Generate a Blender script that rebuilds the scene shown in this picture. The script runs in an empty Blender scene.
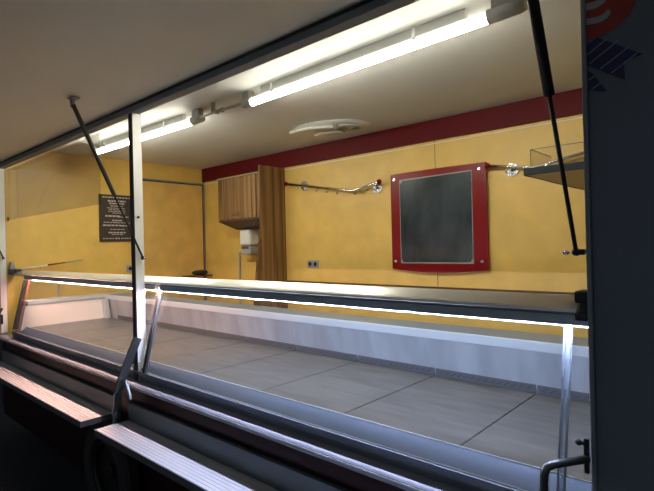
import bpy, bmesh, math, random
from mathutils import Vector, Matrix
random.seed(7)
scn = bpy.context.scene
COL = scn.collection
PI = math.pi

# ------------------------------------------------------------ materials
MATS = {}
def _new(name):
    m = bpy.data.materials.new(name); m.use_nodes = True
    nt = m.node_tree; nt.nodes.clear()
    out = nt.nodes.new('ShaderNodeOutputMaterial')
    return m, nt, out
def mat(name, col, rough=.5, metal=0., noise=0., nscale=8., stretch=(1, 1, 1), bump=0., spec=.5, coat=0.):
    m, nt, out = _new(name)
    p = nt.nodes.new('ShaderNodeBsdfPrincipled')
    p.inputs['Base Color'].default_value = (*col, 1)
    p.inputs['Roughness'].default_value = rough
    p.inputs['Metallic'].default_value = metal
    p.inputs['Specular IOR Level'].default_value = spec
    p.inputs['Coat Weight'].default_value = coat
    if noise or bump:
        tc = nt.nodes.new('ShaderNodeTexCoord'); mp = nt.nodes.new('ShaderNodeMapping')
        mp.inputs['Scale'].default_value = stretch
        nz = nt.nodes.new('ShaderNodeTexNoise'); nz.inputs['Scale'].default_value = nscale
        nz.inputs['Detail'].default_value = 5
        nt.links.new(tc.outputs['Object'], mp.inputs[0]); nt.links.new(mp.outputs[0], nz.inputs['Vector'])
        if noise:
            r = nt.nodes.new('ShaderNodeValToRGB')
            r.color_ramp.elements[0].position = .3; r.color_ramp.elements[1].position = .7
            r.color_ramp.elements[0].color = (*[c*(1-noise) for c in col], 1)
            r.color_ramp.elements[1].color = (*[min(1, c*(1+noise)) for c in col], 1)
            nt.links.new(nz.outputs['Fac'], r.inputs[0]); nt.links.new(r.outputs[0], p.inputs['Base Color'])
        if bump:
            b = nt.nodes.new('ShaderNodeBump'); b.inputs['Strength'].default_value = bump
            b.inputs['Distance'].default_value = .01
            nt.links.new(nz.outputs['Fac'], b.inputs['Height']); nt.links.new(b.outputs[0], p.inputs['Normal'])
    nt.links.new(p.outputs[0], out.inputs[0])
    MATS[name] = m
    return m
def emit(name, col, s):
    m, nt, out = _new(name)
    e = nt.nodes.new('ShaderNodeEmission'); e.inputs[0].default_value = (*col, 1); e.inputs[1].default_value = s
    nt.links.new(e.outputs[0], out.inputs[0]); return m
def clear(name, tint=(.96, .98, .97), ior=1.45, rough=0.0, haze=0., hazecol=(.6, .6, .6)):
    m, nt, out = _new(name)
    t = nt.nodes.new('ShaderNodeBsdfTransparent'); t.inputs[0].default_value = (*tint, 1)
    g = nt.nodes.new('ShaderNodeBsdfGlossy'); g.inputs['Roughness'].default_value = rough
    f = nt.nodes.new('ShaderNodeFresnel')
    # a thin pane: the same reflectance from both of its faces
    ge = nt.nodes.new('ShaderNodeNewGeometry'); mr = nt.nodes.new('ShaderNodeMapRange')
    mr.inputs['To Min'].default_value = ior; mr.inputs['To Max'].default_value = 1/ior
    nt.links.new(ge.outputs['Backfacing'], mr.inputs['Value']); nt.links.new(mr.outputs[0], f.inputs[0])
    mx = nt.nodes.new('ShaderNodeMixShader')
    nt.links.new(f.outputs[0], mx.inputs[0]); nt.links.new(t.outputs[0], mx.inputs[1]); nt.links.new(g.outputs[0], mx.inputs[2])
    last = mx
    if haze:
        d = nt.nodes.new('ShaderNodeBsdfDiffuse'); d.inputs[0].default_value = (*hazecol, 1)
        m2 = nt.nodes.new('ShaderNodeMixShader'); m2.inputs[0].default_value = haze
        nt.links.new(mx.outputs[0], m2.inputs[1]); nt.links.new(d.outputs[0], m2.inputs[2]); last = m2
    nt.links.new(last.outputs[0], out.inputs[0]); return m
def wood(name, dark, mid, light, sx=9):
    m, nt, out = _new(name)
    p = nt.nodes.new('ShaderNodeBsdfPrincipled'); p.inputs['Roughness'].default_value = .45
    tc = nt.nodes.new('ShaderNodeTexCoord'); mp = nt.nodes.new('ShaderNodeMapping')
    mp.inputs['Scale'].default_value = (sx, sx, .25)
    nz = nt.nodes.new('ShaderNodeTexNoise'); nz.inputs['Scale'].default_value = 2.2; nz.inputs['Detail'].default_value = 6
    nz.inputs['Distortion'].default_value = .6
    r = nt.nodes.new('ShaderNodeValToRGB'); e = r.color_ramp.elements
    e[0].position = .34; e[0].color = (*dark, 1); e[1].position = .66; e[1].color = (*light, 1)
    k = e.new(.5); k.color = (*mid, 1)
    nt.links.new(tc.outputs['Object'], mp.inputs[0]); nt.links.new(mp.outputs[0], nz.inputs['Vector'])
    nt.links.new(nz.outputs['Fac'], r.inputs[0]); nt.links.new(r.outputs[0], p.inputs['Base Color'])
    nt.links.new(p.outputs[0], out.inputs[0]); return m

M_yellow = mat('sponged yellow laminate', (.76, .505, .125), .42, noise=.08, nscale=5, bump=.02)
M_yellow2 = mat('yellow door laminate', (.76, .48, .135), .45, noise=.10, nscale=5)
M_ceil = mat('satin white ceiling', (.68, .69, .665), .6, noise=.04, nscale=2, spec=.2)
M_flap = mat('awning inner skin', (.88, .85, .72), .45, noise=.03, nscale=1.5)
M_maroon = mat('maroon board', (.105, .005, .008), .5, spec=.15)
M_alu = mat('anodised aluminium', (.62, .63, .64), .32, 1., noise=.05, nscale=20, stretch=(.1, 8, 8))
M_alu_light = mat('pale satin aluminium', (.84, .85, .83), .45, .2)
M_alu_matt = mat('matt grey aluminium', (.30, .33, .35), .55, .6)
M_header = mat('grey blue header profile', (.19, .225, .27), .5, .3)
M_black = mat('black rubber', (.012, .012, .013), .55)
M_blackp = mat('black plastic', (.02, .02, .022), .35)
M_chrome = mat('chrome', (.75, .75, .76), .15, 1.)
M_steel = mat('brushed stainless', (.40, .42, .44), .33, .9, noise=.08, nscale=6, stretch=(1, 1, 12))
M_lip = mat('pale satin lip', (.13, .155, .23), .38, .4)
M_edgeline = mat('bright edge line', (.85, .87, .9), .4)
M_splash = mat('grey splash panel', (.34, .36, .39), .4, .1, noise=.22, nscale=3.5, stretch=(2.2, 1, .5))
M_pale = mat('pale worktop', (.56, .60, .63), .4, .2)
M_worktop = mat('grey worktop', (.20, .22, .25), .45, .1)
M_tray = mat('stone grey tray slab', (.092, .085, .08), .36, noise=.32, nscale=4, stretch=(1, 6, 1), bump=.05)
M_cheek = mat('white case cheek', (.86, .77, .73), .5)
M_house = mat('housing tinted as reflecting glass', (.42, .50, .51), .35)  # teal puts the reflection of the glass band into the colour
M_joint = clear('milky joint strip', (.9, .93, .97), 1.4, haze=.3, hazecol=(.5, .56, .65))
M_redge = mat('glass edge with painted red light', (.22, .04, .04), .4)  # red light caught by the glass edge, put into the colour
M_ledge = mat('satin grey ledge', (.42, .44, .48), .45, .4)
M_grille = mat('grey grille', (.09, .09, .095), .5)
M_slot = mat('dark slot', (.05, .05, .05), .8)
M_shelf = mat('ribbed pale shelf', (.50, .50, .50), .5, .1)
M_shelfedge = mat('dark shelf edge', (.10, .115, .125), .5)
M_skin = mat('dark trailer skin', (.16, .20, .25), .38, noise=.08, nscale=2)
M_red_skin = mat('dark red trailer skin', (.02, .002, .003), .4, spec=.2)
M_white = mat('white plastic', (.78, .77, .72), .4)
M_greyp = mat('grey plastic', (.36, .365, .36), .45)
M_lampcap = mat('grey lamp cap', (.42, .41, .38), .4)
M_red = mat('red plastic', (.21, .004, .005), .3, spec=.3)
M_slate = mat('black writing panel with smears and painted gloss', (.04, .052, .058), .22, noise=.75, nscale=2.6, stretch=(1.4, 1, .7))  # noise gives the smears and also paints in gloss reflections
M_menu = mat('brown menu board', (.045, .032, .025), .45)
M_print = mat('pale print', (.55, .53, .47), .6)
M_wood = wood('striped walnut', (.10, .048, .018), (.21, .112, .042), (.33, .19, .08))
M_woodunder = mat('dark walnut and painted underside shade', (.09, .045, .022), .5)
M_shelfunder = mat('beige shelf board', (.42, .35, .20), .5)
M_navyedge = mat('navy shelf edge', (.03, .038, .045), .4)
M_floor = mat('dark trailer floor', (.10, .10, .10), .5)
M_ground = mat('asphalt at night', (.016, .017, .019), .85, noise=.3, nscale=30, bump=.3)
M_tyre = mat('tyre rubber', (.02, .021, .022), .7)
M_rim = mat('dull wheel rim', (.03, .033, .036), .4, .6)
M_logo_red = mat('red emblem print', (.40, .045, .03), .5)
M_logo_blue = mat('navy ribbon print', (.03, .035, .13), .5)
M_logo_white = mat('pale emblem lettering', (.46, .48, .50), .5)
M_glass = clear('counter glass')
M_edge = mat('bright glass edge', (.16, .19, .21), .3, .1)
M_acrylic = clear('clear acrylic', (.96, .96, .95), 1.3, haze=.01, hazecol=(.8, .75, .65))
M_pane = clear('hazy clear pane', (.90, .89, .88), 1.2, haze=.05, hazecol=(.6, .5, .35))
M_tube = emit('fluorescent diffuser', (1.0, .955, .80), 34)
def _dim_upward(m, strength):
    # added falloff: upward emission is cut so the ceiling does not burn out
    nt = m.node_tree; e = [n for n in nt.nodes if n.type == 'EMISSION'][0]
    g = nt.nodes.new('ShaderNodeTexCoord'); sx = nt.nodes.new('ShaderNodeSeparateXYZ'); mr = nt.nodes.new('ShaderNodeMapRange')
    mr.inputs['From Min'].default_value = -.6; mr.inputs['From Max'].default_value = .25
    mr.inputs['To Min'].default_value = strength; mr.inputs['To Max'].default_value = strength*.025
    nt.links.new(g.outputs['Normal'], sx.inputs[0]); nt.links.new(sx.outputs[2], mr.inputs['Value']); nt.links.new(mr.outputs[0], e.inputs[1])
_dim_upward(M_tube, 50)
M_led_white = emit('cool led strip', (.58, .66, 1.0), 340)
M_led_pink = emit('pink led strip', (1.0, .60, .52), 380)
M_wall_night = mat('pale facade panels', (.35, .36, .42), .6)
M_wall_red = mat('reddish facade panels', (.30, .16, .14), .6)

# ------------------------------------------------------------ mesh helper
class MB:
    def __init__(s): s.bm = bmesh.new()
    def box(s, x0, x1, y0, y1, z0, z1, bev=0.):
        vs = [s.bm.verts.new(p) for p in ((x0,y0,z0),(x1,y0,z0),(x1,y1,z0),(x0,y1,z0),(x0,y0,z1),(x1,y0,z1),(x1,y1,z1),(x0,y1,z1))]
        fs = [s.bm.faces.new([vs[i] for i in f]) for f in ((0,3,2,1),(4,5,6,7),(0,1,5,4),(1,2,6,5),(2,3,7,6),(3,0,4,7))]
        if bev:
            es = list({e for f in fs for e in f.edges})
            bmesh.ops.bevel(s.bm, geom=es, offset=bev, segments=2, affect='EDGES', profile=.6)
        return s
    def prism(s, pts, a0, a1, axis='X'):
        # pts: 2D outline; axis X -> (y,z), Y -> (x,z), Z -> (x,y)
        def P(p, a):
            return {'X': (a, p[0], p[1]), 'Y': (p[0], a, p[1]), 'Z': (p[0], p[1], a)}[axis]
        A = [s.bm.verts.new(P(p, a0)) for p in pts]; B = [s.bm.verts.new(P(p, a1)) for p in pts]
        n = len(pts)
        for i in range(n):
            j = (i+1) % n; s.bm.faces.new((A[i], A[j], B[j], B[i]))
        s.bm.faces.new(A[::-1]); s.bm.faces.new(B)
        return s
    def tube(s, pts, r, n=14, caps=True, radii=None):
        pts = [Vector(p) for p in pts]; rings = []
        prev = None
        for i, p in enumerate(pts):
            if i == 0: d = pts[1]-p
            elif i == len(pts)-1: d = p-pts[i-1]
            else: d = (pts[i+1]-p).normalized()+(p-pts[i-1]).normalized()
            d.normalize()
            if prev is None:
                u = d.cross(Vector((0, 0, 1)))
                if u.length < .1: u = d.cross(Vector((0, 1, 0)))
            else:
                u = prev - d*prev.dot(d)
            u.normalize(); prev = u; v = d.cross(u)
            rr = radii[i] if radii else r
            rings.append([s.bm.verts.new(p+(u*math.cos(2*PI*k/n)+v*math.sin(2*PI*k/n))*rr) for k in range(n)])
        for a, b in zip(rings, rings[1:]):
            for k in range(n):
                f = s.bm.faces.new((a[k], a[(k+1) % n], b[(k+1) % n], b[k])); f.smooth = True
        if caps: s.bm.faces.new(rings[0][::-1]); s.bm.faces.new(rings[-1])
        return s
    def sphere(s, c, r, sc=(1, 1, 1), n=14):
        g = bmesh.ops.create_uvsphere(s.bm, u_segments=n, v_segments=n//2+2, radius=r)
        for v in g['verts']:
            v.co = Vector((v.co.x*sc[0]+c[0], v.co.y*sc[1]+c[1], v.co.z*sc[2]+c[2]))
            for f in v.link_faces: f.smooth = True
        return s
    def build(s, name, m, parent=None):
        bmesh.ops.recalc_face_normals(s.bm, faces=s.bm.faces)
        me = bpy.data.meshes.new(name); s.bm.to_mesh(me); s.bm.free()
        me.materials.append(m)
        o = bpy.data.objects.new(name, me); COL.objects.link(o)
        if parent is not None:
            o.parent = parent
            o.matrix_parent_inverse = Matrix.Translation(-parent.location)
            # bake into local coordinates so that copies keep place
            me.transform(Matrix.Translation(-parent_world(parent))); o.matrix_parent_inverse = Matrix()
        return o
def parent_world(p):
    v = Vector(p.location)
    while p.parent: p = p.parent; v += Vector(p.location)
    return v
def thing(name, label, cat, loc, group=None):
    o = bpy.data.objects.new(name, None); COL.objects.link(o); o.location = loc
    o.empty_display_size = .1
    o['label'] = label; o['category'] = cat
    if group: o['group'] = group
    return o
def tag(o, label, cat, group=None):
    o['label'] = label; o['category'] = cat
    if group: o['group'] = group
    return o
def struct(o, label=None, cat=None):
    o['kind'] = 'structure'
    if label: o['label'] = label
    if cat: o['category'] = cat
    return o
def copy_tree(o, parent=None):
    c = o.copy(); COL.objects.link(c); c.parent = parent
    for ch in [x for x in bpy.data.objects if x.parent == o]: copy_tree(ch, c)
    return c

# ------------------------------------------------------------ trailer shell
XL, XR, YB = -5.4, .32, 2.26
ZC, ZF, ZG = 2.58, .35, -.13
b = MB(); b.box(XL-.06, XR+.06, YB, YB+.05, ZF-.05, ZC+.08); w = b.build('wall_back', M_yellow)
struct(w, 'yellow sponge-patterned rear wall of the sales trailer', 'wall')
s = MB(); s.box(-2.0495, -2.0455, YB-.0012, YB, 1.19, 2.41); s.build('panel_joint', M_woodunder, w)
MB().box(XL+.02, XR, YB-.003, YB, 2.383, 2.389).build('joint_strip', M_white, w)
b = MB(); b.box(XL-.06, XL, .031, YB, ZF-.05, ZC+.08); wl = b.build('wall_left', M_yellow)
struct(wl, 'yellow end wall with a door at the left of the trailer', 'wall')
b = MB(); b.box(XR, XR+.06, -.03, YB, ZF-.05, ZC+.08); struct(b.build('wall_right', M_yellow), 'end wall at the right of the trailer', 'wall')
b = MB(); b.box(XL-.06, XR+.06, 0.03, YB, ZC, ZC+.06); struct(b.build('ceiling', M_ceil), 'satin white trailer ceiling', 'ceiling')
b = MB(); b.box(XL-.06, XR+.06, .03, YB, ZF-.06, ZF); struct(b.build('floor', M_floor), 'dark trailer floor', 'floor')
b = MB(); b.box(XL-.08, XR+.08, -.06, YB+.06, ZC+.081, ZC+.13, .01); struct(b.build('roof', M_alu_light), 'trailer roof', 'roof')
b = MB(); b.box(-14, 8, -9, 7, ZG-.05, ZG); struct(b.build('ground', M_ground), 'dark asphalt ground under the trailer', 'ground')
# front skin: right of the opening, left jamb, below the counter, above the header
b = MB(); b.box(-.334, XR+.06, 0, .03, ZF-.25, ZC+.08); wf = b.build('wall_front', M_skin)
struct(wf, 'dark blue-grey outer skin right of the serving opening', 'wall')
b = MB(); b.box(-.347, -.335, -.012, .035, .70, 2.56, .003)
struct(b.build('trim_1', M_alu_matt), 'grey aluminium edge trim beside the dark skin', 'trim')
b = MB(); b.box(XL-.06, XR+.06, -.002, .028, .02, .7415); fr = b.build('wall_front_lower', M_red_skin)
fr.name = 'wall_front_2'; struct(fr, 'dark red lower skin beneath the counter ledge', 'wall')
b = MB(); b.box(XL-.06, XL, -.031, .03, .75, 2.56)
struct(b.build('trim_2', M_alu_matt), 'left jamb of the serving opening', 'trim')
b = MB(); b.box(XL+.001, XL+.006, -.025, .026, .80, 2.36)
struct(b.build('trim_3', M_alu_light), 'pale strip on the left jamb', 'trim')
b = MB(); b.box(XL, XR, -.03, .029, 2.358, 2.39, .004); b.box(XL, XR, 0.0, .029, 2.389, ZC+.08)
struct(b.build('trim_4', M_header), 'blue-grey header profile over the serving opening', 'trim')
b = MB(); b.box(XL, XR, -.03, -.002, 2.391, 2.403)
struct(b.build('trim_5', M_black), 'black hinge gasket above the header', 'trim')
b = MB(); b.box(XL, XR, YB-.028, YB-.001, 2.409, ZC-.001)
struct(b.build('trim_6', M_maroon), 'maroon board along the top of the rear wall', 'trim')
b = MB(); b.box(-3.87, XR, YB-.012, YB-.001, 1.172, 1.187)
struct(b.build('trim_7', M_woodunder), 'thin dark rail low on the rear wall', 'trim')
b = MB(); b.box(XL-.075, XL-.061, -.03, YB+.05, ZF-.25, ZC+.08); struct(b.build('wall_left_outer', M_skin), 'dark outer skin of the left trailer end', 'wall')
b = MB(); b.box(XR+.061, XR+.075, -.03, YB+.05, ZF-.25, ZC+.08); struct(b.build('wall_right_outer', M_skin), 'dark outer skin of the right trailer end', 'wall')
# centre mast
b = MB(); b.box(-2.785, -2.745, -.022, .034, .787, 2.357, .003); mast = b.build('centre_post', M_alu_light)
tag(mast, 'pale aluminium centre post dividing the serving opening', 'post')
MB().box(-2.787, -2.744, -.0245, -.0205, .79, 2.355).build('front_shade_strip', M_black, mast)  # black sheet paints the unlit front face of the post
MB().tube([(-2.7445, .0, 1.745), (-2.736, .0, 1.745)], .007).build('latch_pin', M_blackp, mast)

# left end wall door
dr = MB(); dr.box(XL+.001, XL+.010, 1.385, 2.232, ZF+.01, 2.372)
dr = dr.build('door_1', M_yellow2); struct(dr, 'yellow laminate door in the left end wall', 'door')
fb = MB(); fb.box(XL+.001, XL+.016, 2.233, 2.251, ZF+.01, 2.392, .002); fb.box(XL+.001, XL+.016, 1.365, 2.251, 2.374, 2.392, .002); fb.box(XL+.001, XL+.016, 1.365, 1.383, ZF+.01, 2.392, .002)
fb.build('door_frame', M_alu_matt, dr)
MB().box(XL+.0102, XL+.0125, 2.222, 2.232, ZF+.01, 2.37).box(XL+.0102, XL+.0125, 1.385, 2.232, 2.362, 2.372).build('door_gap', M_black, dr)

# ------------------------------------------------------------ serving flap and struts
FY = 1.14
b = MB()
b.prism([(-.031, 2.404), (-FY, 2.404-.08*(FY-.03)), (-FY, 2.445-.08*(FY-.03)), (-.031, 2.445)], XL-.04, XR)
fl = b.build('serving_flap', M_flap)
tag(fl, 'raised grey top-hinged serving flap over the whole opening', 'flap')
b = MB(); b.box(XL-.045, XR+.005, -FY-.02, -FY-.0005, 2.30, 2.365, .004); b.build('edge_profile', M_alu_matt, fl)
def flap_z(y): return 2.404+.08*(y+.03)
def strut(x0, p0, x1, p1, frac, rb, rr, label, sd):
    # p0 = (y,z) at the flap, p1 = (y,z) at the post
    A = Vector((x0, *p0)); B = Vector((x1, *p1))
    t = thing('gas_strut', label, 'gas strut', B, 'gas struts holding up the flap')
    Mi = A.lerp(B, frac)
    MB().tube([A, Mi], rb, 16).build('cylinder', M_black if rb > .012 else M_strut, t)
    MB().tube([Mi, B], rr, 12).build('piston_rod', M_black, t)
    b = MB(); b.sphere(B, rr*2.0); b.tube([B, B+Vector((sd, 0, 0))], rr*1.4, 10); b.build('ball_joint', M_blackp, t)
    MB().sphere(B-Vector((sd*1.15, 0, .002)), rr*1.1, (1.6, 1, 1)).build('stud_tip', M_chrome, t)
    zf = flap_z(A.y)
    b = MB()
    b.box(A.x-.035, A.x+.02, A.y-.015, A.y+.03, flap_z(A.y-.015)-.010, flap_z(A.y-.015)-.002, .002)
    b.prism([(A.x-.012, zf-.008), (A.x-.035, zf-.008), (A.x-.018, A.z-.014), (A.x+.006, A.z-.014), (A.x+.014, zf-.008)], A.y-.006, A.y+.006, 'Y')
    b.build('bracket', M_greyp, t)
    return t
M_strut = mat('bronze grey strut body', (.10, .095, .08), .35, .6)
strut(-2.728, (-.355, 2.334), -2.728, (.017, 1.505), .57, .0115, .0058, 'gas strut fixed to the centre post', -.014)
strut(-.389, (-.35, 2.332), -.371, (-.008, 1.519), .535, .0125, .0055, 'thick black gas strut beside the dark skin on the right', .022)
strut(-5.378, (-.34, 2.335), -5.378, (.0, 1.507), .57, .0115, .0058, 'gas strut at the left jamb', -.014)

# ------------------------------------------------------------ display counter
CX0, CX1 = -5.1, .30          # case extent
IX = -4.93                    # inner face of the left cheek
t = thing('display_counter', 'long refrigerated display counter with grey stone-look trays', 'counter', (-2.6, .4, ZF))
cnt = t
b = MB(); b.box(CX0, CX1, .035, .96, ZF+.001, .86); b.build('base', M_worktop, t)
# front ledge profile
b = MB(); b.prism([(.03, .742), (-.045, .742), (-.050, .748), (-.050, .768), (-.046, .774), (-.040, .779), (.0, .786), (.03, .7865)], XL+.007, -.349)
b.build('front_ledge', M_ledge, t)
MB().box(XL+.007, -.349, -.0535, -.0502, .760, .7655).build('ledge_bead', M_edgeline, t)
MB().box(XL+.007, -.349, -.0512, -.0502, .7650, .768).build('ledge_groove', M_black, t)
# dark lower glass holder
b = MB(); b.prism([(-.006, .787), (.034, .787), (.034, .842), (-.012, .842), (-.018, .846), (-.027, .846), (-.018, .815)], CX0, CX1); b.build('glass_channel', M_header, t)
MB().box(CX0, CX1, -.0200, -.0180, .815, .818).build('channel_bead', M_alu_matt, t)
# inner sloping lip panel
b = MB(); b.prism([(-.010, .846), (.048, .892), (.054, .892), (.054, .86), (.0, .843)], IX, CX1); b.build('front_lip', M_lip, t)
MB().tube([(IX, .0495, .8935), (CX1, .0495, .8935)], .0024, 8).build('lip_edge', M_edgeline, t)  # pale line stands in for the LED glint on the lip
MB().tube([(IX, -.0125, .8475), (CX1, -.0125, .8475)], .0018, 8).build('lip_edge', M_edgeline, t)  # lower glint line of the lip, painted the same way
# trays
J = [-4.93, -4.755, -4.255, -3.755, -3.255, -2.755, -2.26, -1.755, -1.255, -.757, -.257, .30]
for a, c in zip(J, J[1:]):
    b = MB(); b.box(a+.0022, c-.0022, .056, .79, .864, .8855, .003); b.build('tray_slab', M_tray, t)
# perforated strip at the back, one per tray
for a, c in zip(J, J[1:]):
    if c-a < .2: continue
    b = MB(); b.box(a+.003, c-.003, .792, .800, .880, .9215, .0015); g = b.build('air_grille', M_grille, t)
    s = MB(); k = 0; x = a+.022
    while x < c-.025:
        s.box(x, x+.016, .7908, .7919, .8965, .9005); s.box(x+.011, x+.027, .7908, .7919, .9055, .9095); x += .033
    s.build('slots', M_slot, g)
# splash panel, pale nosing, grey worktop
b = MB(); b.prism([(.801, .88), (.765, 1.075), (.775, 1.075), (.82, .88)], IX, CX1); b.build('rear_splash', M_splash, t)
b = MB(); b.box(IX, CX1, .755, .772, 1.0755, 1.118, .003); b.build('worktop_nosing', M_pale, t)
b = MB(); b.box(IX, CX1, .7725, .96, 1.078, 1.118); b.build('rear_worktop', M_worktop, t)
b = MB(); b.box(IX, CX1, .83, .958, .862, 1.077); b.build('rear_carcass', M_worktop, t)
# left cheek with pale top
b = MB(); b.prism([(.0, .862), (.045, 1.075), (.80, 1.075), (.80, .862)], -4.985, IX-.001); b.build('end_cheek', M_cheek, t)
b = MB(); b.box(CX0, IX+.004, .06, .754, 1.0765, 1.092); b.build('end_nosing', M_greyp, t)
b = MB(); b.box(CX0, IX+.002, .06, .96, 1.0925, 1.118, .002); b.build('end_worktop', M_pale, t)
b = MB(); b.prism([(-.015, .86), (.08, 1.30), (.115, 1.30), (.02, .86)], CX0-.003, CX0+.02); b.build('end_frame', M_woodunder, t)
# pale slanted post in rear left corner
b = MB(); b.prism([(.735, .887), (.715, 1.0755), (.76, 1.0755), (.785, .887)], IX+.001, IX+.05); b.build('corner_post', M_pale, t)

# hand rail
M_rail = mat('cream satin rail', (.93, .91, .85), .3, .3)
t = thing('handrail', 'rounded cream aluminium rail running along the top of the counter glass', 'rail', (-2.8, .068, 1.375))
b = MB(); b.prism([(.034, 1.353), (.0305, 1.357), (.032, 1.3615), (.040, 1.366), (.055, 1.372), (.072, 1.3785), (.090, 1.384), (.104, 1.3885), (.114, 1.3915), (.122, 1.391), (.127, 1.386), (.127, 1.358), (.122, 1.353)], -5.19, -.385)
for f in b.bm.faces: f.smooth = len(f.verts) == 4
b.build('rail_profile', M_rail, t)
b = MB(); b.box(-5.16, -.37, .050, .098, 1.3435, 1.3525, .002); b.build('rail_carrier', M_header, t)
b = MB(); b.box(-.392, -.349, .036, .10, 1.378, 1.412, .008); b.box(-.378, -.349, .04, .10, 1.34, 1.40, .004); b.box(-.392, -.349, .036, .10, 1.330, 1.352, .008)
b.build('end_holder', M_blackp, t)
b = MB(); b.box(-5.392, -5.19, .04, .10, 1.345, 1.405, .012); b.build('end_holder', M_blackp, t)
b = MB(); b.prism([(.045, 1.405), (.055, 1.47), (.075, 1.47), (.095, 1.405)], -5.392, -5.36); b.build('holder_bracket', M_greyp, t)

# glass top shelf and front panes
def gpane(x0, x1, label, grp):
    t = thing('front_glass_pane', label, 'glass pane', ((x0+x1)/2, -.015, .85), grp)
    b = MB(); b.prism([(-.022, .848), (-.016, .848), (.094, 1.318), (.088, 1.318)], x0, x1); b.build('pane', M_glass, t)
    return t
def slanted_bar(x0, x1, y_off, thick, m, name, par):
    b = MB(); b.prism([(-.022+y_off, .848), (-.022+y_off+thick, .848), (.088+y_off+thick, 1.316), (.088+y_off, 1.316)], x0, x1); return b.build(name, m, par)
g1 = gpane(CX0+.022, -2.685, 'sloping front glass left of the centre post over the pink-lit tray', 'sloping front glass panes')
slanted_bar(IX-.006, IX-.001, -.0045, .004, M_redge, 'edge_strip', g1)
slanted_bar(-2.72, -2.69, -.005, .004, M_acrylic, 'edge_profile', g1)
g2 = gpane(-2.68, -.425, 'long sloping front glass right of the centre post over the white-lit tray', 'sloping front glass panes')
slanted_bar(-2.682, -2.659, -.008, .007, M_black, 'rubber_seal', g2)
slanted_bar(-2.655, -2.632, -.008, .007, M_alu, 'edge_profile', g2)
g3 = gpane(-.414, -.02, 'narrow sloping front glass next to the dark skin at far right', 'sloping front glass panes')
slanted_bar(-.4145, -.409, -.0045, .004, M_edge, 'bright_edge', g3)
slanted_bar(-.4315, -.427, -.0045, .004, M_edge, 'bright_edge', g2)
slanted_bar(-.4265, -.415, -.002, .003, M_joint, 'clear_joint', g3)
t = thing('glass_top_shelf', 'flat clear glass shelf just beneath the handrail', 'glass shelf', (-2.6, .2, 1.32))
MB().box(CX0+.02, -.349, .096, .39, 1.3195, 1.3265).build('pane', M_glass, t)
MB().box(CX0+.02, -.349, .391, .3955, 1.318, 1.328).build('rear_edge', M_edge, t)
b = MB(); b.box(-2.60, -.349, .052, .0575, 1.3166, 1.3186); led1 = b.build('led_strip', M_led_white)
tag(led1, 'cool white LED strip above the right trays', 'led strip')
b = MB(); b.box(-4.97, -2.66, .052, .0575, 1.3166, 1.3186); led2 = b.build('led_strip', M_led_pink)
tag(led2, 'pinkish LED strip above the left trays', 'led strip')
for lo, n in ((led1, (-2.60, -.349)), (led2, (-4.97, -2.66))):
    MB().box(n[0], n[1], .052, .064, 1.3188, 1.343).box(n[0], n[1], .0495, .0518, 1.3163, 1.343).build('housing', M_house, lo)  # front lip added to keep strip light off the rail
for x in (-5.06, .0):
    b = MB(); b.box(x-.004, x+.004, .36, .376, 1.1185, 1.3185); tag(b.build('shelf_support', M_chrome), {-5.06: 'thin upright carrying the glass shelf at its left end', .0: 'thin upright carrying the glass shelf behind the dark skin'}[x], 'support')

# ------------------------------------------------------------ fold-out customer shelves
def cshelf(x0, x1, label):
    t = thing('customer_shelf', label, 'shelf', ((x0+x1)/2, -.12, .52), 'fold-out customer shelves')
    b = MB(); b.box(x0, x1, -.0275, -.004, .50, .642, .003); b.build('upstand', M_shelfup, t)
    b = MB(); b.box(x0+.003, x1-.003, -.222, -.028, .505, .5335)
    o = b.build('board', M_shelf, t)
    b = MB(); y = -.2215
    while y < -.045:
        b.prism([(y, .5336), (y+.0190, .5336), (y+.0175, .5356), (y+.0015, .5356)], x0+.002, x1-.002); y += .0208
    b.build('ribbed_top', M_shelf, t)
    b = MB(); b.box(x0, x1, -.229, -.2225, .500, .537, .002); b.box(x0, x0+.004, -.229, -.028, .500, .5355); b.box(x1-.004, x1, -.229, -.028, .500, .5355)
    b.build('edge_profile', M_shelfedge, t)
    return t
M_shelfup = mat('slate grey hinge panel', (.105, .13, .14), .5, .3)
cshelf(-5.40, -3.062, 'ribbed aluminium customer shelf left of the centre post')
cshelf(-2.866, -.42, 'ribbed aluminium customer shelf at lower right of the centre post')

def stay(pts, w, label, mount, flat=0):
    t = thing('shelf_stay', label, 'bracket', pts[-1], 'bent stays holding the customer shelves')
    b = MB()
    if flat:
        P = [Vector(p) for p in pts]; rows = []
        for i, p in enumerate(P):
            d = P[min(i+1, len(P)-1)]-P[max(i-1, 0)]; nn = Vector((0, -d.z, d.y)).normalized()*flat
            rows.append([b.bm.verts.new(p+nn*u+Vector((v, 0, 0))) for u, v in ((-1, -.008), (1, -.008), (1, .008), (-1, .008))])
        for A, B in zip(rows, rows[1:]):
            for k in range(4): b.bm.faces.new((A[k], A[(k+1) % 4], B[(k+1) % 4], B[k]))
        b.bm.faces.new(rows[0]); b.bm.faces.new(rows[-1][::-1])
    else: b.tube(pts, w, 12)
    b.build('arm', M_stay, t)
    b = MB(); x, y, z = mount
    b.box(x-.006, x+.006, y-.008, y+.007, z-.045, z+.045, .003); b.tube([(x, y, z+.03), (x-.014, y-.01, z+.034)], .006, 10); b.sphere((x-.016, y-.01, z+.034), .009)
    b.build('mount_plate', M_blackp, t)
    return t
M_stay = mat('dark grey metal stay', (.13, .14, .135), .35, .8)
stay([(-2.742, -.020, 1.040), (-2.745, -.045, .985), (-2.755, -.100, .850), (-2.765, -.113, .805), (-2.80, -.118, .73), (-2.86, -.095, .655), (-2.892, -.088, .60), (-2.892, -.088, .500)], .0115, 'dark bent stay from the centre post to the customer shelf', (-2.772, -.032, .93), .023)
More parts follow.
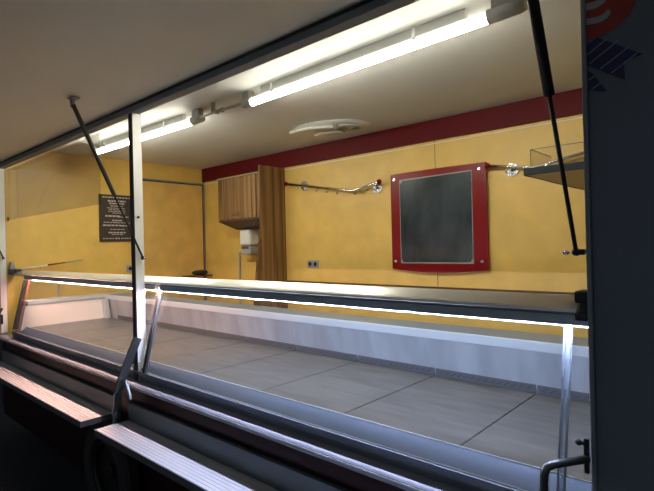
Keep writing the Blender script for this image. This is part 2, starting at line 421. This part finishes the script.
stay([(-.352, -.020, .985), (-.412, -.105, .983), (-.422, -.118, .977), (-.428, -.122, .960), (-.436, -.126, .60), (-.436, -.126, .542)], .0105, 'dark bent stay beside the dark skin at lower right', (-.354, -.020, .993))
stay([(-5.372, -.022, 1.035), (-5.372, -.10, .885), (-5.372, -.124, .83), (-5.372, -.137, .80), (-5.372, -.143, .60), (-5.372, -.143, .542)], .0115, 'dark bent stay at the left jamb', (-5.378, -.022, .93))
b = MB(); b.prism([(-2.735, .800), (-2.715, .806), (-2.672, .742), (-2.668, .715), (-2.684, .716), (-2.700, .745)], -.112, -.100, 'Y'); lv = b.build('latch_lever', M_alu_matt)
tag(lv, 'small pale latch lever hanging at the foot of the centre post', 'latch')
MB().tube([(-2.722, -.099, .797), (-2.722, -.089, .797)], .008).build('pivot', M_alu, lv)

# ------------------------------------------------------------ wheel
t = thing('trailer_wheel', 'dark trailer wheel under the right customer shelf', 'wheel', (-3.06, -.06, ZG))
def ring(b, c, R, r, y0, y1, n=40):
    prof = [(R, y0+.02), (R-.02, y0), (r+.01, y0), (r, y0+.012), (r, y1), (R-.02, y1), (R, y1-.02)]
    rs = []
    for k in range(n):
        a = 2*PI*k/n; rs.append([b.bm.verts.new((c[0]+q[0]*math.cos(a), q[1], c[1]+q[0]*math.sin(a))) for q in prof])
    for i in range(n):
        A, B = rs[i], rs[(i+1) % n]
        for j in range(len(prof)):
            f = b.bm.faces.new((A[j], A[(j+1) % len(prof)], B[(j+1) % len(prof)], B[j]))
b = MB(); ring(b, (-3.06, .185), .315, .20, -.10, -.006); b.build('tyre', M_tyre, t)
b = MB(); ring(b, (-3.06, .185), .199, .165, -.09, -.02); b.build('rim', M_rim, t)
b = MB(); b.tube([(-3.06, -.05, .185), (-3.06, -.03, .185)], .164, 32); b.tube([(-3.06, -.075, .185), (-3.06, -.051, .185)], .05, 20); b.build('hub_disc', M_rim, t)

# ------------------------------------------------------------ ceiling lights
def lamp(x0, x1, c0, c1, label, rz):
    t = thing('ceiling_light', label, 'ceiling light', ((x0+x1)/2, .65, ZC), 'tube lights on the trailer ceiling')
    t.rotation_euler = (0, 0, rz)
    y, z = .65, 2.508
    MB().tube([(x0, y, z), (x1, y, z)], .026, 20).build('tube_diffuser', M_tube, t)
    MB().box(x0+.1, x1-.1, y-.012, y+.012, z+.0245, ZC-.001, .002).build('housing', M_white, t)
    for a, c in ((x0-c0, x0-.0005), (x1+.0005, x1+c1)):
        b = MB(); s = -1 if a < x0 else 1
        if a < x0: b.tube([(a, y, z), (a+.02, y, z), (c, y, z)], .03, 18, radii=[.022, .030, .031])
        else: b.tube([(a, y, z), (c-.02, y, z), (c, y, z)], .03, 18, radii=[.031, .030, .022])
        b.box(min(a, c)+.02, max(a, c)-.022, y-.02, y+.02, z+.02, ZC-.001)
        b.build('end_cap', M_lampcap, t)
    for k in (.14, .78):
        xx = x0+(x1-x0)*k
        b = MB(); b.box(xx-.01, xx+.01, y-.032, y-.027, z, ZC-.001, .002); b.build('clip', M_chrome, t)
        b = MB(); b.box(xx-.01, xx+.01, y+.027, y+.032, z, ZC-.001, .002); b.build('clip', M_chrome, t)
    return t
lamp(-4.76, -3.18, .04, .13, 'glowing tube light on the ceiling behind the centre post', .024)
lamp(-2.485, -.862, .10, .16, 'glowing tube light on the ceiling at the right, nearest the camera', -.03)
b = MB(); b.tube([(-3.048, .65, 2.508), (-2.587, .65, 2.508)], .009, 10)
for x in (-2.80, -2.86): b.tube([(x, .65, 2.508), (x+.025, .65, 2.508)], .016, 10)
b.box(-2.90, -2.88, .638, .662, 2.515, ZC-.001)
tag(b.build('cable_conduit', M_lampcap), 'thin grey cable conduit linking the two ceiling tube lights', 'conduit')

# ------------------------------------------------------------ roof vent
t = thing('roof_vent', 'oval plastic roof vent with two curved bars on the ceiling', 'vent', (-2.78, 1.83, ZC))
def oval(b, cx, cy, rx, ry, z0, z1, n=40, k=.82, rot=0.):
    def q(R, a, z):
        x, y = rx*R*math.cos(a), ry*R*math.sin(a)
        return (cx+x*math.cos(rot)-y*math.sin(rot), cy+x*math.sin(rot)+y*math.cos(rot), z)
    rows = [[b.bm.verts.new(q(R, 2*PI*i/n, z)) for i in range(n)] for R, z in ((1, z1), (.97, (z0+z1)/2), (k, z0), (0.4, z0))]
    for A, B in zip(rows, rows[1:]):
        for i in range(n):
            f = b.bm.faces.new((A[i], A[(i+1) % n], B[(i+1) % n], B[i])); f.smooth = True
    b.bm.faces.new(rows[-1])
b = MB(); oval(b, -2.78, 1.80, .34, .24, ZC-.022, ZC-.0005, rot=.35); b.build('rim', M_ceil, t)
def arc(p0, p1, bow, z, n=9):
    p0 = Vector(p0); p1 = Vector(p1); d = p1-p0; nn = Vector((-d.y, d.x)).normalized()
    return [(*(p0+d*k/n+nn*bow*4*(k/n)*(1-k/n)), z) for k in range(n+1)]
MB().tube(arc((-3.07, 1.58), (-2.66, 1.68), -.06, ZC-.035), .016, 8).build('curved_bar', M_white, t)
MB().tube(arc((-2.98, 1.80), (-2.70, 1.86), -.03, ZC-.035), .014, 8).build('curved_bar', M_white, t)
b = MB(); b.tube([(-2.60, 1.80, ZC-.045), (-2.60, 1.80, ZC-.0205)], .105, 24); b.build('knob', M_greyp, t)
b = MB()
for k in range(4): b.box(-2.675+.022*k, -2.665+.022*k, 1.735, 1.79, ZC-.047, ZC-.0451)
for k in range(3): b.box(-2.575+.02*k, -2.566+.02*k, 1.81, 1.855, ZC-.047, ZC-.0451)
b.box(-2.70, -2.68, 1.83, 1.87, ZC-.047, ZC-.0451)
b.build('slots', M_black, t)

# ------------------------------------------------------------ rear wall furniture
# walnut partition panel
b = MB(); b.prism([(YB-.002, 2.405), (1.905, 2.405), (1.905, 1.72), (1.87, 1.50), (1.83, 1.24), (1.80, 1.0), (1.80, ZF+.001), (YB-.002, ZF+.001)], -3.898, -3.878)
pt = b.build('partition_panel', M_wood); tag(pt, 'tall striped walnut partition panel beside the wall cabinet', 'panel')
MB().tube([(-3.876, 1.838, 1.42), (-3.868, 1.832, 1.39), (-3.868, 1.826, 1.33), (-3.876, 1.824, 1.30)], .005, 8).build('handle', M_blackp, pt)
# overhead cabinet
t = thing('wall_cabinet', 'striped walnut overhead cabinet on the rear wall', 'cabinet', (-4.25, 2.1, 1.85))
b = MB(); b.prism([(1.925, 1.868), (1.925, 2.325), (YB-.002, 2.325), (YB-.002, 1.868)], -4.61, -3.90); b.build('body', M_wood, t)
b = MB(); b.prism([(1.912, 1.850), (1.912, 1.867), (YB-.002, 1.867), (YB-.002, 1.765), (2.16, 1.765)], -4.612, -3.90); b.build('bottom_panel', M_woodunder, t)  # darker walnut puts the shade under the cabinet into the colour
b = MB(); b.box(-4.606, -3.955, 1.906, 1.924, 1.872, 2.318, .002); d = b.build('door', M_wood, t)
b = MB(); b.box(-4.36, -4.22, 1.901, 1.9055, 1.905, 1.915, .001); b.box(-4.36, -4.22, 1.901, 1.9055, 1.93, 1.936, .001); b.build('handle', M_woodunder, d)
b = MB(); b.box(-4.62, -3.90, 1.90, YB-.002, 2.3255, 2.338, .002); b.build('top_panel', M_shelfunder, t)
# towel dispenser
t = thing('towel_dispenser', 'white paper towel dispenser with a grey base under the cabinet', 'dispenser', (-4.5, 2.2, 1.49))
b = MB(); b.box(-4.49, -4.31, 2.10, YB-.002, 1.575, 1.764, .03); b.build('cover', M_white, t)
b = MB(); b.box(-4.48, -4.32, 2.112, YB-.002, 1.475, 1.574, .02); b.build('base', M_greyp, t)
b = MB(); b.box(-4.46, -4.34, 2.104, 2.111, 1.54, 1.567); b.build('outlet', M_grille, t)
b = MB(); b.box(-4.70, -4.672, YB-.016, YB-.001, ZF+.01, 1.50, .003); tag(b.build('cable_duct', M_greyp), 'narrow grey cable duct running down below the towel dispenser', 'duct')
# sockets
def socket(loc, rot, label, two=True):
    t = thing('wall_socket', label, 'socket', loc); t.rotation_euler = (0, 0, rot)
    def loc_build(b, n, m):
        me = bpy.data.meshes.new(n); bmesh.ops.recalc_face_normals(b.bm, faces=b.bm.faces); b.bm.to_mesh(me); b.bm.free(); me.materials.append(m)
        o = bpy.data.objects.new(n, me); COL.objects.link(o); o.parent = t
    w = .077 if two else .045
    b = MB(); b.box(-w, w, -.010, -.0005, -.041, .041, .003); loc_build(b, 'plate', M_greyp)
    for cx in ((-.037, .037) if two else (0,)):
        b = MB(); b.tube([(cx, -.0135, 0), (cx, -.0102, 0)], .022, 20); loc_build(b, 'outlet', M_black)
socket((-3.48, YB, 1.367), 0, 'double grey power socket on the yellow rear wall')
socket((XL+.0005, 1.245, 1.347), PI/2, 'single grey power socket on the left end wall', False)

# hook rails (bent V shape)
def hook_rail(pts, ros, hooks, label, caps):
    t = thing('hook_rail', label, 'hook rail', pts[1], 'bent hook rails on the rear wall')
    MB().tube(pts, .0125, 12).build('bar', M_chrome, t)
    for c in caps: MB().sphere(c, .024).build('end_cap', M_red, t)
    for r in ros:
        b = MB(); b.tube([(r[0], YB-.001, r[1]), (r[0], YB-.014, r[1])], .05, 24); b.tube([(r[0], YB-.014, r[1]), (r[0], 2.205, r[1]+.006)], .012, 12); b.build('rosette', M_chrome, t)
    first = None
    for h in hooks:
        if first is None:
            b = MB(); b.tube([(h[0], 2.20, h[1]+.012), (h[0], 2.20, h[1]-.02), (h[0], 2.192, h[1]-.045), (h[0], 2.176, h[1]-.045), (h[0], 2.17, h[1]-.03)], .0042, 6)
            first = b.build('hook', M_chrome, t); f0 = h
        else:
            c = first.copy(); COL.objects.link(c); c.location = (h[0]-f0[0], 0, h[1]-f0[1])
def on(p, q, k): return (p[0]+(q[0]-p[0])*k, p[2]+(q[2]-p[2])*k)
A, Bv, C = (-3.80, 2.20, 2.222), (-2.885, 2.20, 2.062), (-2.583, 2.20, 2.118)
hook_rail([A, Bv, C], [(-3.572, 2.185), (-2.64, 2.07)], [on(A, Bv, .2+.15*k) for k in range(5)]+[on(Bv, C, .12), on(Bv, C, .35), on(Bv, C, .6)], 'bent chrome hook rail with red end balls left of the red-framed board', [A, C])
A, Bv, C = (-1.572, 2.20, 2.131), (-1.231, 2.20, 2.075), (-.40, 2.20, 2.215)
hook_rail([A, Bv, C], [(-1.40, 2.085), (-.62, 2.155)], [on(A, Bv, .45), on(A, Bv, .93), on(Bv, C, .42), on(Bv, C, .5)], 'bent chrome hook rail right of the red-framed board', [A, C])

# red framed writing board
t = thing('writing_board', 'dark writing board in a red plastic frame on the rear wall', 'board', (-2.03, 2.23, 1.32))
def bow(u): return .0 if u in (0, 1) else -.022*math.sin(PI*u)
X0, X1, Z0, Z1 = -2.476, -1.590, 1.335, 2.168
n = 12
b = MB()
pts = [(X0+(X1-X0)*k/n, Z0-.03*math.sin(PI*k/n)) for k in range(n+1)] + [(X1, Z1), ((X0+X1)/2, Z1+.004), (X0, Z1)]
b.prism(pts, 2.225, 2.237, 'Y'); b.build('frame', M_red, t)
b = MB(); x0, x1, z0, z1 = -2.375, -1.716, 1.392, 2.112
pts = [(x0+.02, z0), (x1-.02, z0+.004), (x1, z0+.03), (x1+.003, z1), (x0+.03, z1-.012), (x0, z1-.04), (x0, z0+.03)]
b.prism(pts, 2.2185, 2.2245, 'Y'); b.build('panel', M_slate, t)
b = MB(); b.prism([(x0-.008, z0-.01), (x1+.008, z0-.01), (x1+.008, z1+.008), (x0-.008, z1+.0)], 2.2225, 2.2248, 'Y'); b.build('pocket', M_greyp, t)
for x, z in ((-2.435, 2.12), (-1.645, 2.12), (-2.44, 1.40), (-1.64, 1.40)):
    b = MB(); b.tube([(x, YB-.001, z), (x, 2.218, z)], .012, 14); b.build('screw', M_chrome, t)

# big overhead shelf at the right with an acrylic guard
t = thing('overhead_shelf', 'dark-edged overhead shelf reaching from the rear wall at the right', 'shelf', (-.26, 1.6, 1.87))
b = MB(); b.box(-.842, XR-.002, .962, YB-.03, 1.864, 1.893); b.build('board', M_shelfunder, t)
b = MB(); b.box(-.85, XR-.002, .955, .9618, 1.861, 1.896, .002); b.box(-.85, -.8425, .9622, YB-.03, 1.861, 1.896, .002); b.build('edge_band', M_navyedge, t)
b = MB(); b.box(-.826, XR-.01, .985, .989, 1.8935, 1.984); b.box(-.826, -.822, .9895, 1.28, 1.8935, 1.984); g = b.build('guard', M_acrylic, t)
b = MB(); b.box(-.8265, XR-.01, .984, .990, 1.9843, 1.9865); b.box(-.8275, -.8262, .984, .990, 1.8935, 1.9865); b.box(-.8275, -.8215, .9905, 1.28, 1.9843, 1.9865); b.build('guard_edge', M_stay, g)
b = MB(); b.box(-.80, -.765, 1.08, 1.11, 1.8935, 1.902, .002); b.tube([(-.79, 1.095, 1.902), (-.79, 1.095, 1.925)], .009, 10); b.tube([(-.772, 1.095, 1.902), (-.772, 1.095, 1.92)], .006, 10)
tag(b.build('metal_clamp', M_chrome), 'tiny metal clamp standing on the overhead shelf', 'clamp')

# end wall: menu board, red and white rod, small ledge with black bowl, clear pane
t = thing('menu_board', 'brown menu board with pale lettering on the left end wall', 'sign', (XL+.02, 1.1, 1.9))
MB().box(XL+.001, XL+.018, .908, 1.296, 1.655, 2.176, .004).build('board', M_menu, t)
b = MB()
for (c, w, z, h) in ((0,.32,2.145,.012),(0,.20,2.105,.016),(0,.17,2.078,.014),(0,.14,2.05,.009),(-.01,.20,2.027,.007),(0,.18,2.008,.007),(0,.19,1.989,.007),(.02,.14,1.972,.007),(-.05,.16,1.938,.016),(.07,.12,1.93,.010),(0,.11,1.890,.014),(-.08,.14,1.868,.008),(.07,.16,1.865,.007),(-.06,.20,1.835,.014),(.09,.10,1.832,.012),(0,.16,1.79,.007),(0,.20,1.755,.014),(0,.13,1.735,.008),(-.1,.12,1.69,.009),(.0,.05,1.69,.014),(.1,.12,1.69,.009)):
    y = 1.102+c-w/2; e = 1.102+c+w/2
    while y < e:
        l = random.uniform(.018, .05); b.box(XL+.0182, XL+.0195, y, min(e, y+l), z-h/2, z+h/2); y += l+.008
b.build('lettering', M_print, t)
t = thing('striped_rod', 'thin white rod with a red section near the left jamb', 'rod', (XL+.05, .14, 1.40))
A = Vector((-5.352, .10, 1.395)); B = Vector((-5.352, .703, 1.464))
MB().tube([A, A.lerp(B, .45)], .0075, 10).build('white_section', M_white, t)
MB().tube([A.lerp(B, .451), A.lerp(B, .72)], .0075, 10).build('red_section', M_red, t)
MB().tube([A.lerp(B, .721), B], .0075, 10).build('tip', M_shelfunder, t)
b = MB(); b.box(XL+.0165, -5.25, 1.90, YB-.002, 1.208, 1.222, .002); led_ = b.build('corner_ledge', M_woodunder)
tag(led_, 'thin brown corner ledge at the foot of the end wall door', 'ledge')
b = MB(); b.sphere((-5.31, 2.11, 1.255), .1, (.55, 1.15, .34), 20); b.tube([(-5.31, 2.14, 1.222), (-5.31, 2.14, 1.25)], .03, 14)
tag(b.build('black_bowl', M_blackp), 'low black rounded bowl on the corner ledge by the end wall door', 'bowl')
b = MB(); b.box(XL+.008, -3.36, .050, .054, 1.872, 2.357)
cp = b.build('clear_pane', M_pane); tag(cp, 'clear hanging pane under the header left of the menu board', 'pane')
MB().box(XL+.008, XL+.03, .043, .0495, 1.86, 1.90, .002).build('clip', M_blackp, cp)

# ------------------------------------------------------------ emblem on the skin
t = thing('emblem', 'partly seen red and navy ribbon emblem printed on the dark skin', 'emblem', (-.27, -.002, 2.05))
red = [(-.337, 2.30), (-.222, 2.30), (-.2205, 2.18), (-.225, 2.131), (-.23, 2.116), (-.24, 2.102), (-.253, 2.09), (-.267, 2.08), (-.283, 2.073), (-.299, 2.069), (-.318, 2.067), (-.337, 2.068)]
MB().prism(red, -.0016, -.0003, 'Y').build('red_oval', M_logo_red, t)
s1 = [(-.337, 2.143), (-.316, 2.141), (-.305, 2.143), (-.293, 2.149), (-.284, 2.162), (-.284, 2.20), (-.295, 2.20), (-.295, 2.172), (-.302, 2.164), (-.313, 2.159), (-.337, 2.160)]
MB().prism(s1, -.0024, -.0017, 'Y').build('letter', M_logo_white, t)
s2 = [(-.337, 2.106), (-.31, 2.102), (-.298, 2.103), (-.287, 2.108), (-.280, 2.117), (-.280, 2.126), (-.286, 2.128), (-.298, 2.120), (-.312, 2.118), (-.337, 2.122)]
MB().prism(s2, -.0024, -.0017, 'Y').build('letter', M_logo_white, t)
rib = [(-.337, 2.052), (-.311, 2.066), (-.213, 1.996), (-.254, 1.990), (-.252, 1.943), (-.337, 2.002)]
r1 = MB().prism(rib, -.0016, -.0003, 'Y').build('ribbon', M_logo_blue, t)
rib2 = [(-.337, 1.990), (-.32, 1.973), (-.293, 1.924), (-.337, 1.938)]
r2 = MB().prism(rib2, -.0016, -.0003, 'Y').build('ribbon', M_logo_blue, t)
def stripe(a, c, par):
    a = Vector(a); c = Vector(c); d = (c-a).normalized(); nn = Vector((-d.y, d.x))*.0009
    q = [a-nn, c-nn, c+nn, a+nn]
    MB().prism([tuple(v) for v in q], -.0022, -.0017, 'Y').build('stripe', M_logo_white, par)
for a, c in (((-.333, 2.029), (-.290, 2.056)), ((-.331, 2.003), (-.265, 2.044)), ((-.306, 1.984), (-.244, 2.021)), ((-.281, 1.967), (-.2535, 1.984)), ((-.2535, 1.984), (-.224, 2.003))): stripe(a, c, r1)
for a, c in (((-.334, 1.962), (-.318, 1.970)), ((-.326, 1.937), (-.306, 1.948))): stripe(a, c, r2)

# ------------------------------------------------------------ night sky and camera
wd = bpy.data.worlds.new('night'); scn.world = wd; wd.use_nodes = True
bg = wd.node_tree.nodes['Background']; bg.inputs[0].default_value = (.75, .82, .95, 1); bg.inputs[1].default_value = .07

cam = bpy.data.cameras.new('camera'); co = bpy.data.objects.new('camera', cam); COL.objects.link(co)
Rt = Vector((.744015372, .667736426, -.0238577252)); Up = Vector((.0183969519, .0152205391, .999714903)); Fw = Vector((-.667909184, .744242165, .000959999853))
co.matrix_world = Matrix(((Rt.x, Up.x, -Fw.x, 0), (Rt.y, Up.y, -Fw.y, -1.4), (Rt.z, Up.z, -Fw.z, 1.55), (0, 0, 0, 1)))
cam.sensor_fit = 'HORIZONTAL'; cam.sensor_width = 36; cam.lens = 36*489/654; cam.clip_start = .02
scn.camera = co
vs = scn.view_settings
vs.view_transform = 'Standard'; vs.look = 'None'; vs.gamma = 1; vs.use_curve_mapping = False; vs.exposure = .85
